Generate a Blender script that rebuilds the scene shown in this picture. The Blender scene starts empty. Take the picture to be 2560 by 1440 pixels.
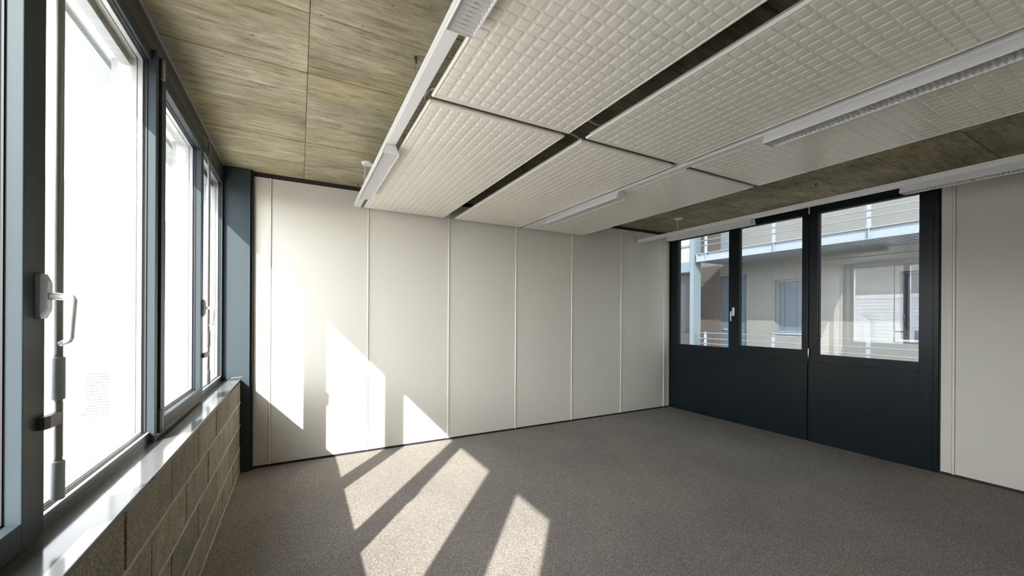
import bpy, bmesh, math, random
from mathutils import Vector, Matrix

random.seed(7)
SC = bpy.context.scene
COL = SC.collection

# ------------------------------------------------------------------ camera
cd = bpy.data.cameras.new('camera')
cam = bpy.data.objects.new('camera', cd)
COL.objects.link(cam)
cd.sensor_fit = 'HORIZONTAL'
cd.sensor_width = 36.0
cd.lens = 990.907 / 2560 * 36.0
cd.shift_y = (790.225 - 720) / 2560
cd.clip_start = 0.02
cd.clip_end = 6000
YAW, ROLL = 0.492981728, -0.00554638
r = Vector((math.cos(YAW), -math.sin(YAW), 0))
f = Vector((math.sin(YAW), math.cos(YAW), 0))
d = Vector((0, 0, -1))
r2 = r * math.cos(ROLL) + d * math.sin(ROLL)
d2 = -r * math.sin(ROLL) + d * math.cos(ROLL)
m = Matrix((r2, -d2, -f)).transposed().to_4x4()
m.translation = Vector((0, 0, 1.4))
cam.matrix_world = m
SC.camera = cam

# ------------------------------------------------------------------ light
SUN_DIR = Vector((1.0, 1.24, -1.0545)).normalized()      # direction the sunlight travels
SUN_ELEV = math.asin(-SUN_DIR.z)
w = bpy.data.worlds.new('sky'); SC.world = w
w.use_nodes = True
nt = w.node_tree
for n in list(nt.nodes): nt.nodes.remove(n)
out = nt.nodes.new('ShaderNodeOutputWorld')
bg = nt.nodes.new('ShaderNodeBackground')
sky = nt.nodes.new('ShaderNodeTexSky')
sky.sky_type = 'NISHITA'
sky.sun_disc = False
sky.sun_elevation = SUN_ELEV
sky.sun_rotation = math.atan2(-SUN_DIR.x, -SUN_DIR.y)
sky.air_density = 1.0
sky.dust_density = 0.15
sky.ozone_density = 1.0
sky.altitude = 500
bg.inputs['Strength'].default_value = 0.50
hz = nt.nodes.new('ShaderNodeHueSaturation')                 # hazy, milky sky
hz.inputs['Saturation'].default_value = 0.15
nt.links.new(sky.outputs['Color'], hz.inputs['Color'])
nt.links.new(hz.outputs['Color'], bg.inputs['Color'])
nt.links.new(bg.outputs['Background'], out.inputs['Surface'])

sl = bpy.data.lights.new('sun_offscreen', 'SUN')
sl.energy = 4.5
sl.angle = math.radians(0.6)
sl.color = (1.0, 0.955, 0.89)
so = bpy.data.objects.new('sun_offscreen', sl); COL.objects.link(so)
so.rotation_euler = SUN_DIR.to_track_quat('-Z', 'Y').to_euler()
so.location = (-8, -8, 12)

vs = SC.view_settings
vs.view_transform = 'Standard'; vs.look = 'None'; vs.gamma = 1.0
vs.use_curve_mapping = False
vs.exposure = 2.2
SC.display_settings.display_device = 'sRGB'
try:
    cy = SC.cycles
    cy.max_bounces = 14; cy.diffuse_bounces = 8; cy.glossy_bounces = 6
    cy.transparent_max_bounces = 48
    cy.sample_clamp_indirect = 8.0
    cy.caustics_reflective = False; cy.caustics_refractive = False
except Exception:
    pass

# ------------------------------------------------------------------ materials
def mat(name):
    mm = bpy.data.materials.new(name); mm.use_nodes = True
    return mm, mm.node_tree, mm.node_tree.nodes['Principled BSDF']

def paint(name, col, rough=0.5, metal=0.0, var=0.04, scale=6.0, bump=0.0, bscale=200.0, spec=0.5):
    mm, t, b = mat(name)
    tc = t.nodes.new('ShaderNodeTexCoord')
    nz = t.nodes.new('ShaderNodeTexNoise'); nz.inputs['Scale'].default_value = scale; nz.inputs['Detail'].default_value = 5
    t.links.new(tc.outputs['Object'], nz.inputs['Vector'])
    mx = t.nodes.new('ShaderNodeMix'); mx.data_type = 'RGBA'
    mx.inputs['A'].default_value = tuple(c * (1 - var) for c in col) + (1,)
    mx.inputs['B'].default_value = tuple(min(1, c * (1 + var)) for c in col) + (1,)
    t.links.new(nz.outputs['Fac'], mx.inputs['Factor'])
    t.links.new(mx.outputs['Result'], b.inputs['Base Color'])
    b.inputs['Roughness'].default_value = rough
    b.inputs['Metallic'].default_value = metal
    b.inputs['Specular IOR Level'].default_value = spec
    if bump:
        n2 = t.nodes.new('ShaderNodeTexNoise'); n2.inputs['Scale'].default_value = bscale; n2.inputs['Detail'].default_value = 3
        t.links.new(tc.outputs['Object'], n2.inputs['Vector'])
        bp = t.nodes.new('ShaderNodeBump'); bp.inputs['Strength'].default_value = bump; bp.inputs['Distance'].default_value = 0.002
        t.links.new(n2.outputs['Fac'], bp.inputs['Height']); t.links.new(bp.outputs['Normal'], b.inputs['Normal'])
    return mm

M = {}
M['panel_white'] = paint('wall_panel_paint', (0.60, 0.566, 0.503), 0.5, var=0.012, bump=0.03, bscale=350, spec=0.25)
M['strip_white'] = paint('cover_strip_paint', (0.68, 0.635, 0.55), 0.4, var=0.01)
M['black'] = paint('black_profile', (0.012, 0.012, 0.013), 0.7)
M['steel_blue'] = paint('blue_grey_steel_paint', (0.035, 0.047, 0.054), 0.5, var=0.06, bump=0.05, bscale=600, spec=0.16)
M['frame_alu'] = paint('anthracite_window_frame', (0.042, 0.049, 0.053), 0.28, metal=0.0, var=0.08, spec=0.35)
M['lintel'] = paint('dark_lintel_board', (0.060, 0.056, 0.048), 0.5, var=0.1)
M['gasket'] = paint('rubber_gasket', (0.02, 0.018, 0.02), 0.6)
M['spacer'] = paint('glazing_spacer', (0.60, 0.60, 0.59), 0.35, metal=0.3)
M['anthracite'] = paint('dark_anthracite_paint', (0.0085, 0.0125, 0.016), 0.28, var=0.08, spec=0.22)
M['sill'] = paint('grey_gloss_sill', (0.125, 0.127, 0.128), 0.12, var=0.07, scale=9, spec=0.4)
M['rail_white'] = paint('white_light_rail', (0.77, 0.75, 0.725), 0.35, var=0.01)
M['ceil_panel'] = paint('cream_ceiling_panel', (0.86, 0.808, 0.712), 0.24, var=0.012)
M['panel_back'] = paint('panel_back_tray', (0.42, 0.40, 0.35), 0.5)
M['chrome'] = paint('satin_aluminium', (0.80, 0.80, 0.81), 0.32, metal=0.55)
M['handle_base'] = paint('grey_handle_base', (0.42, 0.43, 0.46), 0.35, metal=0.2)
M['plastic_grey'] = paint('grey_crank_sleeve', (0.40, 0.43, 0.42), 0.55)
M['rod'] = paint('crank_rod_metal', (0.34, 0.335, 0.31), 0.42, metal=0.1)
M['bracket'] = paint('dark_clip_plastic', (0.05, 0.05, 0.045), 0.5)
M['wire'] = paint('steel_wire', (0.25, 0.24, 0.22), 0.4, metal=0.8)
M['hose'] = paint('metal_hose', (0.42, 0.40, 0.37), 0.35, metal=0.6)
M['galv'] = paint('galvanised_steel', (0.29, 0.32, 0.35), 0.5, var=0.06, scale=14)
M['galv_dark'] = paint('ribbed_metal_deck', (0.29, 0.32, 0.35), 0.55)
M['out_conc'] = paint('courtyard_concrete', (0.205, 0.197, 0.180), 0.9, var=0.12, scale=2.2, bump=0.2, bscale=60)  # plain concrete colour of the gallery building
M['out_blue'] = paint('blue_grey_blind', (0.09, 0.125, 0.165), 0.6)
M['out_dark'] = paint('dark_door_panel', (0.045, 0.047, 0.055), 0.4)
M['out_pale'] = paint('pale_blue_steel', (0.17, 0.205, 0.225), 0.5)
M['out_brown'] = paint('brown_board', (0.11, 0.088, 0.075), 0.7)
M['out_white'] = paint('white_cladding', (0.74, 0.76, 0.80), 0.55)
M['out_shade'] = paint('grey_louvre', (0.14, 0.145, 0.15), 0.6)
M['soffit_grey'] = paint('grey_soffit_board', (0.42, 0.45, 0.47), 0.7)
M['soffit_white'] = paint('white_soffit_board', (0.72, 0.72, 0.70), 0.7)
M['blind_slat'] = paint('green_grey_blind_slat', (0.30, 0.32, 0.27), 0.45)
M['lamp'] = paint('lamp_tube_white', (0.85, 0.85, 0.83), 0.3)
M['ground'] = paint('pale_paving', (0.62, 0.60, 0.57), 0.9, var=0.15, scale=0.4)
M['hill'] = paint('dry_hillside', (0.10, 0.088, 0.064), 0.95, var=0.5, scale=0.12)
M['mountain'] = paint('wooded_mountain', (0.12, 0.122, 0.115), 1.0, var=0.15, scale=0.006)
M['slab'] = paint('rough_concrete_slab', (0.25, 0.24, 0.22), 0.9)

# glass: thin sheet, transparent with Schlick reflection
def glass(name, tint, f0):
    mm = bpy.data.materials.new(name); mm.use_nodes = True
    t = mm.node_tree
    for n in list(t.nodes): t.nodes.remove(n)
    o = t.nodes.new('ShaderNodeOutputMaterial')
    tr = t.nodes.new('ShaderNodeBsdfTransparent'); tr.inputs['Color'].default_value = tint + (1,)
    gl = t.nodes.new('ShaderNodeBsdfGlossy'); gl.inputs['Roughness'].default_value = 0.0
    lw = t.nodes.new('ShaderNodeLayerWeight'); lw.inputs['Blend'].default_value = 0.5
    pw = t.nodes.new('ShaderNodeMath'); pw.operation = 'POWER'; pw.inputs[1].default_value = 5
    ma = t.nodes.new('ShaderNodeMath'); ma.operation = 'MULTIPLY_ADD'; ma.inputs[1].default_value = 1 - f0; ma.inputs[2].default_value = f0
    mx = t.nodes.new('ShaderNodeMixShader')
    t.links.new(lw.outputs['Facing'], pw.inputs[0]); t.links.new(pw.outputs[0], ma.inputs[0])
    t.links.new(ma.outputs[0], mx.inputs['Fac'])
    t.links.new(tr.outputs[0], mx.inputs[1]); t.links.new(gl.outputs[0], mx.inputs[2])
    t.links.new(mx.outputs[0], o.inputs['Surface'])
    return mm
M['glass'] = glass('clear_window_glass', (0.975, 0.985, 0.98), 0.045)
M['glass_dark'] = glass('courtyard_window_glass', (0.56, 0.585, 0.595), 0.115)

def carpet():
    mm, t, b = mat('speckled_grey_carpet')
    tc = t.nodes.new('ShaderNodeTexCoord')
    n1 = t.nodes.new('ShaderNodeTexNoise'); n1.inputs['Scale'].default_value = 170; n1.inputs['Detail'].default_value = 4; n1.inputs['Roughness'].default_value = 0.7
    mp = t.nodes.new('ShaderNodeMapping'); mp.inputs['Scale'].default_value = (1.0, 1.7, 1.0); mp.inputs['Rotation'].default_value = (0, 0, 0.6)
    n2 = t.nodes.new('ShaderNodeTexNoise'); n2.inputs['Scale'].default_value = 330; n2.inputs['Detail'].default_value = 2
    n3 = t.nodes.new('ShaderNodeTexNoise'); n3.inputs['Scale'].default_value = 1.3; n3.inputs['Detail'].default_value = 3
    t.links.new(tc.outputs['Object'], mp.inputs['Vector'])
    t.links.new(mp.outputs['Vector'], n1.inputs['Vector'])
    t.links.new(tc.outputs['Object'], n2.inputs['Vector']); t.links.new(tc.outputs['Object'], n3.inputs['Vector'])
    cr = t.nodes.new('ShaderNodeValToRGB')
    e = cr.color_ramp.elements
    e[0].position = 0.30; e[0].color = (0.056, 0.050, 0.044, 1)
    e[1].position = 0.72; e[1].color = (0.53, 0.505, 0.485, 1)
    k = e.new(0.5); k.color = (0.213, 0.195, 0.178, 1)
    t.links.new(n1.outputs['Fac'], cr.inputs['Fac'])
    c2 = t.nodes.new('ShaderNodeValToRGB')
    e = c2.color_ramp.elements
    e[0].position = 0.62; e[0].color = (0, 0, 0, 1); e[1].position = 0.70; e[1].color = (1, 1, 1, 1)
    t.links.new(n2.outputs['Fac'], c2.inputs['Fac'])
    mx = t.nodes.new('ShaderNodeMix'); mx.data_type = 'RGBA'
    mx.inputs['B'].default_value = (0.13, 0.075, 0.04, 1)
    ms = t.nodes.new('ShaderNodeMath'); ms.operation = 'MULTIPLY'; ms.inputs[1].default_value = 0.55
    t.links.new(c2.outputs['Color'], ms.inputs[0]); t.links.new(ms.outputs[0], mx.inputs['Factor'])
    t.links.new(cr.outputs['Color'], mx.inputs['A'])
    mv = t.nodes.new('ShaderNodeMix'); mv.data_type = 'RGBA'; mv.blend_type = 'MULTIPLY'; mv.inputs['Factor'].default_value = 1
    c3 = t.nodes.new('ShaderNodeValToRGB'); e = c3.color_ramp.elements
    e[0].color = (0.88, 0.88, 0.88, 1); e[1].color = (1.08, 1.06, 1.04, 1); e[0].position = .3; e[1].position = .7
    t.links.new(n3.outputs['Fac'], c3.inputs['Fac'])
    t.links.new(mx.outputs['Result'], mv.inputs['A']); t.links.new(c3.outputs['Color'], mv.inputs['B'])
    t.links.new(mv.outputs['Result'], b.inputs['Base Color'])
    b.inputs['Roughness'].default_value = 1.0
    b.inputs['Specular IOR Level'].default_value = 0.1
    bp = t.nodes.new('ShaderNodeBump'); bp.inputs['Strength'].default_value = 0.8; bp.inputs['Distance'].default_value = 0.004
    t.links.new(n1.outputs['Fac'], bp.inputs['Height']); t.links.new(bp.outputs['Normal'], b.inputs['Normal'])
    return mm
M['carpet'] = carpet()

def board_concrete():
    mm, t, b = mat('board_marked_concrete')
    tc = t.nodes.new('ShaderNodeTexCoord')
    oi = t.nodes.new('ShaderNodeObjectInfo')
    ge = t.nodes.new('ShaderNodeNewGeometry')
    def noise(scale, vecscale, detail=6, rough=0.6, shift=False):
        mp = t.nodes.new('ShaderNodeMapping'); mp.inputs['Scale'].default_value = vecscale
        t.links.new(ge.outputs['Position'], mp.inputs['Vector'])
        if shift:
            cb = t.nodes.new('ShaderNodeCombineXYZ'); mu = t.nodes.new('ShaderNodeMath'); mu.operation = 'MULTIPLY'; mu.inputs[1].default_value = 40
            t.links.new(oi.outputs['Random'], mu.inputs[0]); t.links.new(mu.outputs[0], cb.inputs['X']); t.links.new(mu.outputs[0], cb.inputs['Z'])
            t.links.new(cb.outputs[0], mp.inputs['Location'])
        n = t.nodes.new('ShaderNodeTexNoise'); n.inputs['Scale'].default_value = scale; n.inputs['Detail'].default_value = detail; n.inputs['Roughness'].default_value = rough
        t.links.new(mp.outputs['Vector'], n.inputs['Vector']); return n.outputs['Fac']
    def ramp(src, stops):
        cr = t.nodes.new('ShaderNodeValToRGB'); e = cr.color_ramp.elements
        e[0].position, e[0].color = stops[0][0], stops[0][1] + (1,)
        e[1].position, e[1].color = stops[-1][0], stops[-1][1] + (1,)
        for p, c in stops[1:-1]:
            k = e.new(p); k.color = c + (1,)
        t.links.new(src, cr.inputs['Fac']); return cr.outputs['Color']
    def mix(a, bb, fac, mode='MIX'):
        mx = t.nodes.new('ShaderNodeMix'); mx.data_type = 'RGBA'; mx.blend_type = mode
        for s, v in (('A', a), ('B', bb), ('Factor', fac)):
            if hasattr(v, 'node'): t.links.new(v, mx.inputs[s])
            else: mx.inputs[s].default_value = v
        return mx.outputs['Result']
    base = ramp(noise(1.0, (1.6, 2.4, 1), shift=True), [(0.3, (0.19, 0.162, 0.095)), (0.5, (0.305, 0.268, 0.170)), (0.7, (0.42, 0.382, 0.268))])
    yel = ramp(noise(0.9, (1.5, 2.0, 1), 5, 0.55), [(0.54, (0, 0, 0)), (0.74, (1, 1, 1))])
    ym = t.nodes.new('ShaderNodeMath'); ym.operation = 'MULTIPLY'; ym.inputs[1].default_value = 0.55
    t.links.new(yel, ym.inputs[0])
    c = mix(base, (0.47, 0.38, 0.19, 1), ym.outputs[0])
    grain = ramp(noise(1.0, (4, 55, 1), 8, 0.75, True), [(0.33, (0.52, 0.52, 0.52)), (0.5, (0.98, 0.98, 0.98)), (0.7, (1.18, 1.18, 1.17))])
    c = mix(c, grain, 0.85, 'MULTIPLY')
    blot = ramp(noise(1.0, (5, 26, 1), 10, 0.72, True), [(0.34, (0.42, 0.41, 0.38)), (0.52, (1, 1, 1))])
    c = mix(c, blot, 0.75, 'MULTIPLY')
    pale = ramp(noise(1.0, (3, 9, 1), 9, 0.7, True), [(0.55, (1, 1, 1)), (0.68, (1.22, 1.22, 1.24))])
    c = mix(c, pale, 0.9, 'MULTIPLY')
    fine = ramp(noise(1.0, (14, 210, 1), 5, 0.7), [(0.32, (0.62, 0.61, 0.59)), (0.47, (1, 1, 1)), (0.7, (1.1, 1.1, 1.1))])
    c = mix(c, fine, 0.8, 'MULTIPLY')
    pits = ramp(noise(1.0, (22, 48, 1), 3, 0.5), [(0.24, (0.25, 0.24, 0.22)), (0.30, (1, 1, 1))])
    c = mix(c, pits, 0.9, 'MULTIPLY')
    # fine board lines every 0.1605 m across Y
    sx = t.nodes.new('ShaderNodeSeparateXYZ'); t.links.new(ge.outputs['Position'], sx.inputs[0])
    md = t.nodes.new('ShaderNodeMath'); md.operation = 'MULTIPLY'; md.inputs[1].default_value = 1 / 0.16053
    wob = t.nodes.new('ShaderNodeMath'); wob.operation = 'MULTIPLY_ADD'; wob.inputs[1].default_value = 0.02
    t.links.new(noise(1.0, (3, 3, 1), 2), wob.inputs[0]); 
    t.links.new(sx.outputs['Y'], md.inputs[0]); t.links.new(md.outputs[0], wob.inputs[2])
    fr = t.nodes.new('ShaderNodeMath'); fr.operation = 'FRACT'; t.links.new(wob.outputs[0], fr.inputs[0])
    line = ramp(fr.outputs[0], [(0.0, (0.62, 0.62, 0.62)), (0.035, (1, 1, 1)), (0.97, (1, 1, 1)), (1.0, (0.75, 0.75, 0.75))])
    lmod = ramp(noise(1.0, (2, 4, 1), 3), [(0.42, (0, 0, 0)), (0.58, (1, 1, 1))])
    c = mix(c, line, lmod, 'MULTIPLY')
    t.links.new(c, b.inputs['Base Color'])
    b.inputs['Roughness'].default_value = 0.85
    bp = t.nodes.new('ShaderNodeBump'); bp.inputs['Strength'].default_value = 0.35; bp.inputs['Distance'].default_value = 0.003
    t.links.new(noise(1.0, (6, 80, 1), 6, 0.7, True), bp.inputs['Height']); t.links.new(bp.outputs['Normal'], b.inputs['Normal'])
    return mm
M['concrete'] = board_concrete()

def block_mat():
    mm, t, b = mat('grey_concrete_block')
    tc = t.nodes.new('ShaderNodeTexCoord'); oi = t.nodes.new('ShaderNodeObjectInfo')
    n1 = t.nodes.new('ShaderNodeTexNoise'); n1.inputs['Scale'].default_value = 150; n1.inputs['Detail'].default_value = 4
    n2 = t.nodes.new('ShaderNodeTexNoise'); n2.inputs['Scale'].default_value = 9; n2.inputs['Detail'].default_value = 5
    ge = t.nodes.new('ShaderNodeNewGeometry')
    t.links.new(ge.outputs['Position'], n1.inputs['Vector']); t.links.new(ge.outputs['Position'], n2.inputs['Vector'])
    cr = t.nodes.new('ShaderNodeValToRGB'); e = cr.color_ramp.elements
    e[0].position = 0.3; e[0].color = (0.10, 0.088, 0.064, 1); e[1].position = 0.7; e[1].color = (0.40, 0.36, 0.29, 1)
    k = e.new(0.5); k.color = (0.235, 0.21, 0.16, 1)
    t.links.new(n1.outputs['Fac'], cr.inputs['Fac'])
    c2 = t.nodes.new('ShaderNodeValToRGB'); e = c2.color_ramp.elements
    e[0].position = .35; e[0].color = (.8, .8, .8, 1); e[1].position = .65; e[1].color = (1.1, 1.08, 1.04, 1)
    t.links.new(n2.outputs['Fac'], c2.inputs['Fac'])
    mx = t.nodes.new('ShaderNodeMix'); mx.data_type = 'RGBA'; mx.blend_type = 'MULTIPLY'; mx.inputs['Factor'].default_value = 1
    t.links.new(cr.outputs['Color'], mx.inputs['A']); t.links.new(c2.outputs['Color'], mx.inputs['B'])
    mr = t.nodes.new('ShaderNodeMapRange'); mr.inputs['To Min'].default_value = 0.82; mr.inputs['To Max'].default_value = 1.12
    t.links.new(oi.outputs['Random'], mr.inputs['Value'])
    hs = t.nodes.new('ShaderNodeHueSaturation'); t.links.new(mr.outputs[0], hs.inputs['Value']); t.links.new(mx.outputs['Result'], hs.inputs['Color'])
    t.links.new(hs.outputs['Color'], b.inputs['Base Color'])
    b.inputs['Roughness'].default_value = 0.95
    bp = t.nodes.new('ShaderNodeBump'); bp.inputs['Strength'].default_value = 0.7; bp.inputs['Distance'].default_value = 0.004
    t.links.new(n1.outputs['Fac'], bp.inputs['Height']); t.links.new(bp.outputs['Normal'], b.inputs['Normal'])
    return mm
M['block'] = block_mat()
M['mortar'] = paint('pale_bed_mortar', (0.40, 0.365, 0.295), 0.95, var=0.15, scale=40, bump=0.4, bscale=180)
M['mortar_dark'] = paint('grey_joint_mortar', (0.19, 0.175, 0.15), 0.95, var=0.25, scale=30)

# ------------------------------------------------------------------ builders
WLOC = {}
def link(ob, parent=None, wl=None):
    COL.objects.link(ob)
    wl = Vector(wl if wl is not None else (0, 0, 0))
    if parent is not None:
        ob.parent = parent
        ob.location = wl - WLOC[parent.name]
    else:
        ob.location = wl
    WLOC[ob.name] = wl
    return ob

def tag(o, label=None, cat=None, group=None, kind=None):
    if label: o['label'] = label
    if cat: o['category'] = cat
    if group: o['group'] = group
    if kind: o['kind'] = kind
    return o

def thing(name, loc, label, cat, group=None, kind=None):
    e = bpy.data.objects.new(name, None); e.empty_display_size = 0.1
    link(e, None, loc)
    return tag(e, label, cat, group, kind)

def bm_box(bm, x0, x1, y0, y1, z0, z1):
    v = [bm.verts.new(p) for p in ((x0, y0, z0), (x1, y0, z0), (x1, y1, z0), (x0, y1, z0), (x0, y0, z1), (x1, y0, z1), (x1, y1, z1), (x0, y1, z1))]
    for q in ((0, 3, 2, 1), (4, 5, 6, 7), (0, 1, 5, 4), (1, 2, 6, 5), (2, 3, 7, 6), (3, 0, 4, 7)):
        bm.faces.new([v[i] for i in q])

def bm_prism(bm, prof, axis, a0, a1):
    """extrude closed 2D profile along an axis; axis 'y': prof=(x,z); 'x': prof=(y,z); 'z': prof=(x,y)"""
    def P(p, a):
        return {'y': (p[0], a, p[1]), 'x': (a, p[0], p[1]), 'z': (p[0], p[1], a)}[axis]
    A = [bm.verts.new(P(p, a0)) for p in prof]; B = [bm.verts.new(P(p, a1)) for p in prof]
    n = len(prof)
    for i in range(n):
        j = (i + 1) % n
        bm.faces.new((A[i], A[j], B[j], B[i]))
    bm.faces.new(A[::-1]); bm.faces.new(B)

def bm_tube(bm, pts, rad, seg=10, ends=True):
    pts = [Vector(p) for p in pts]
    rads = rad if isinstance(rad, (list, tuple)) else [rad] * len(pts)
    rings = []; prev = None
    for i, p in enumerate(pts):
        if i == 0: t = pts[1] - p
        elif i == len(pts) - 1: t = p - pts[-2]
        else: t = (pts[i + 1] - p).normalized() + (p - pts[i - 1]).normalized()
        t.normalize()
        if prev is None:
            a = Vector((0, 0, 1)) if abs(t.z) < 0.9 else Vector((1, 0, 0))
            u = t.cross(a).normalized()
        else:
            u = (prev - t * prev.dot(t)).normalized()
        prev = u; v = t.cross(u)
        rings.append([bm.verts.new(p + (u * math.cos(k * 2 * math.pi / seg) + v * math.sin(k * 2 * math.pi / seg)) * rads[i]) for k in range(seg)])
    for a, b in zip(rings, rings[1:]):
        for k in range(seg):
            bm.faces.new((a[k], a[(k + 1) % seg], b[(k + 1) % seg], b[k]))
    if ends:
        bm.faces.new(rings[0][::-1]); bm.faces.new(rings[-1])

def finish(name, bm, mt, parent=None, smooth=False, bevel=0.0, seg=2):
    bmesh.ops.recalc_face_normals(bm, faces=bm.faces[:])
    if bevel:
        bmesh.ops.bevel(bm, geom=[e for e in bm.edges if len(e.link_faces) == 2 and e.calc_face_angle(0) > 0.5], offset=bevel, segments=seg, affect='EDGES', profile=0.6)
    xs = [v.co for v in bm.verts]
    lo = Vector((min(c.x for c in xs), min(c.y for c in xs), min(c.z for c in xs)))
    hi = Vector((max(c.x for c in xs), max(c.y for c in xs), max(c.z for c in xs)))
    c = Vector(((lo.x + hi.x) / 2, (lo.y + hi.y) / 2, lo.z))
    bmesh.ops.translate(bm, verts=bm.verts[:], vec=-c)
    me = bpy.data.meshes.new(name); bm.to_mesh(me); bm.free()
    if smooth:
        for p in me.polygons: p.use_smooth = True
    me.materials.append(M[mt] if isinstance(mt, str) else mt)
    return link(bpy.data.objects.new(name, me), parent, c)

def box(name, x0, x1, y0, y1, z0, z1, mt, parent=None, bevel=0.0):
    bm = bmesh.new(); bm_box(bm, min(x0, x1), max(x0, x1), min(y0, y1), max(y0, y1), min(z0, z1), max(z0, z1))
    return finish(name, bm, mt, parent, bevel=bevel)

def prism(name, prof, axis, a0, a1, mt, parent=None, bevel=0.0):
    bm = bmesh.new(); bm_prism(bm, prof, axis, a0, a1); return finish(name, bm, mt, parent, bevel=bevel)

def tube(name, pts, rad, mt, parent=None, seg=10):
    bm = bmesh.new(); bm_tube(bm, pts, rad, seg); return finish(name, bm, mt, parent, smooth=True)

def copy_at(ob, parent, wl):
    c = bpy.data.objects.new(ob.name.split('.')[0], ob.data)
    return link(c, parent, wl)

# ------------------------------------------------------------------ key dimensions (metres)
XL_BLOCK = -0.4554; Z_SILL = 0.8242; XF = -0.588; ZC = 2.70
YB = 4.281; XR = 5.107; YN = -1.35

# ------------------------------------------------------------------ room shell
fl = box('floor', -0.70, 5.35, YN - 0.2, 4.62, -0.25, 0.0, 'carpet')
tag(fl, 'speckled grey brown loop carpet covering the whole room floor', 'floor', kind='structure')

# ceiling: board-marked concrete cast in panels
ce = box('ceiling', -0.90, 5.40, YN - 0.3, 4.70, ZC + 0.006, ZC + 0.35, 'slab')
tag(ce, 'board marked raw concrete ceiling with rows of cast panels', 'ceiling', kind='structure')
cols = [(-0.60, 0.035), (0.035, 2.05), (2.05, 4.075), (4.075, 5.30)]
Y0 = 2.881 - 0.4816 * 13
pan_mesh = {}
for ci, (xa, xb) in enumerate(cols):
    for k in range(17):
        ya = Y0 + 0.4816 * k; yb = ya + 0.4816
        ya2, yb2 = max(ya, YN - 0.1), min(yb, 4.55)
        if yb2 - ya2 < 0.05: continue
        dz = random.uniform(-0.0012, 0.0012)
        box('cast_board_panel', xa + 0.0016, xb - 0.0016, ya2 + 0.0018, yb2 - 0.0018, ZC + dz, ZC + 0.03, 'concrete', ce, bevel=0.0015)

# back wall: partition of white panels
wb = box('wall_back', -0.42, 5.20, YB + 0.012, YB + 0.12, 0.0, ZC + 0.02, 'black')
tag(wb, 'off white partition wall of tall metal panels with slim joint strips', 'wall', kind='structure')
seams = [-0.2362, 0.621, 1.487, 2.353, 3.206, 4.080, 4.960]
edges = [-0.3665] + seams + [5.085]
for a, b in zip(edges, edges[1:]):
    box('wall_panel', a + (0.0015 if a < -0.36 else 0.0105), b - (0.0015 if b > 5 else 0.0115), YB, YB + 0.02, 0.0225, 2.657, 'panel_white', wb, bevel=0.001)
for s in seams:
    prism('cover_strip', [(s - 0.010, YB + 0.004), (s - 0.0095, YB - 0.004), (s - 0.006, YB - 0.0085), (s + 0.004, YB - 0.0085), (s + 0.0085, YB - 0.003), (s + 0.009, YB + 0.004)], 'z', 0.021, 2.657, 'strip_white', wb)
bb = box('baseboard_back', -0.385, 5.107, YB + 0.004, YB + 0.013, 0.0, 0.021, 'black')
tag(bb, 'thin black recessed skirting under the white panel wall', 'skirting', kind='structure')
tp = box('trim_1', -0.385, 5.107, YB + 0.002, YB + 0.013, 2.6585, ZC + 0.001, 'black')
tag(tp, 'black recessed strip between panel wall and concrete ceiling', 'trim', kind='structure')
tj = box('trim_2', -0.3925, -0.3670, YB - 0.030, YB + 0.013, 0.0, ZC - 0.001, 'black')
tag(tj, 'black joint strip between blue steel column and white panels', 'trim', kind='structure')

# steel column in the corner
co = thing('steel_column', (-0.48, 4.31, 0), 'blue grey painted steel column in the corner beside the windows', 'column')
box('column_face', -0.600, -0.394, 4.228, 4.248, 0.0, ZC - 0.002, 'steel_blue', co, bevel=0.003)
box('column_web', -0.580, -0.400, 4.248, 4.40, 0.0, ZC - 0.002, 'steel_blue', co)
tube('scratch', [(-0.520, 4.2276, 0.838), (-0.50, 4.2276, 0.846), (-0.47, 4.2276, 0.845), (-0.442, 4.2276, 0.850)], 0.0011, 'soffit_white', co, 6)
box('column_flange', -0.398, -0.388, 4.225, 4.29, 0.0, ZC - 0.002, 'steel_blue', co, bevel=0.002)

# left wall: concrete blocks under the window band
wl_ = box('wall_left', -0.74, XL_BLOCK - 0.008, YN, 4.228, 0.0, 0.800, 'mortar_dark')
tag(wl_, 'low wall of bare grey concrete blocks below the window band', 'wall', kind='structure')
courses = [(0.0, 0.018), (0.030, 0.218), (0.230, 0.418), (0.430, 0.618), (0.630, 0.806)]
MOD = 0.494
for ci, (za, zb) in enumerate(courses):
    off = 3.571 if ci % 2 == 0 else 3.322
    k = -14
    while True:
        ya = off + MOD * k; yb = ya + MOD
        k += 1
        if ya > 4.20: break
        ya2, yb2 = max(ya, YN), min(yb, 4.222)
        if yb2 - ya2 < 0.04: continue
        dx = random.uniform(-0.0015, 0.0015)
        g = random.uniform(0.005, 0.009)
        box('concrete_block', XL_BLOCK - 0.03, XL_BLOCK + dx, ya2 + g, yb2 - g, za, zb, 'block', wl_, bevel=0.002)
for za in (0.018, 0.218, 0.418, 0.618):
    bm = bmesh.new()
    n = 90
    pts = [(XL_BLOCK - 0.002 + random.uniform(-0.0012, 0.0012), YN + (4.222 - YN) * i / n, za + 0.006 + random.uniform(-0.0012, 0.0012)) for i in range(n + 1)]
    bm_tube(bm, pts, [0.0072 + random.uniform(-0.0008, 0.0008) for _ in pts], 6)
    finish('mortar_bed', bm, 'mortar', wl_, smooth=True)

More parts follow.
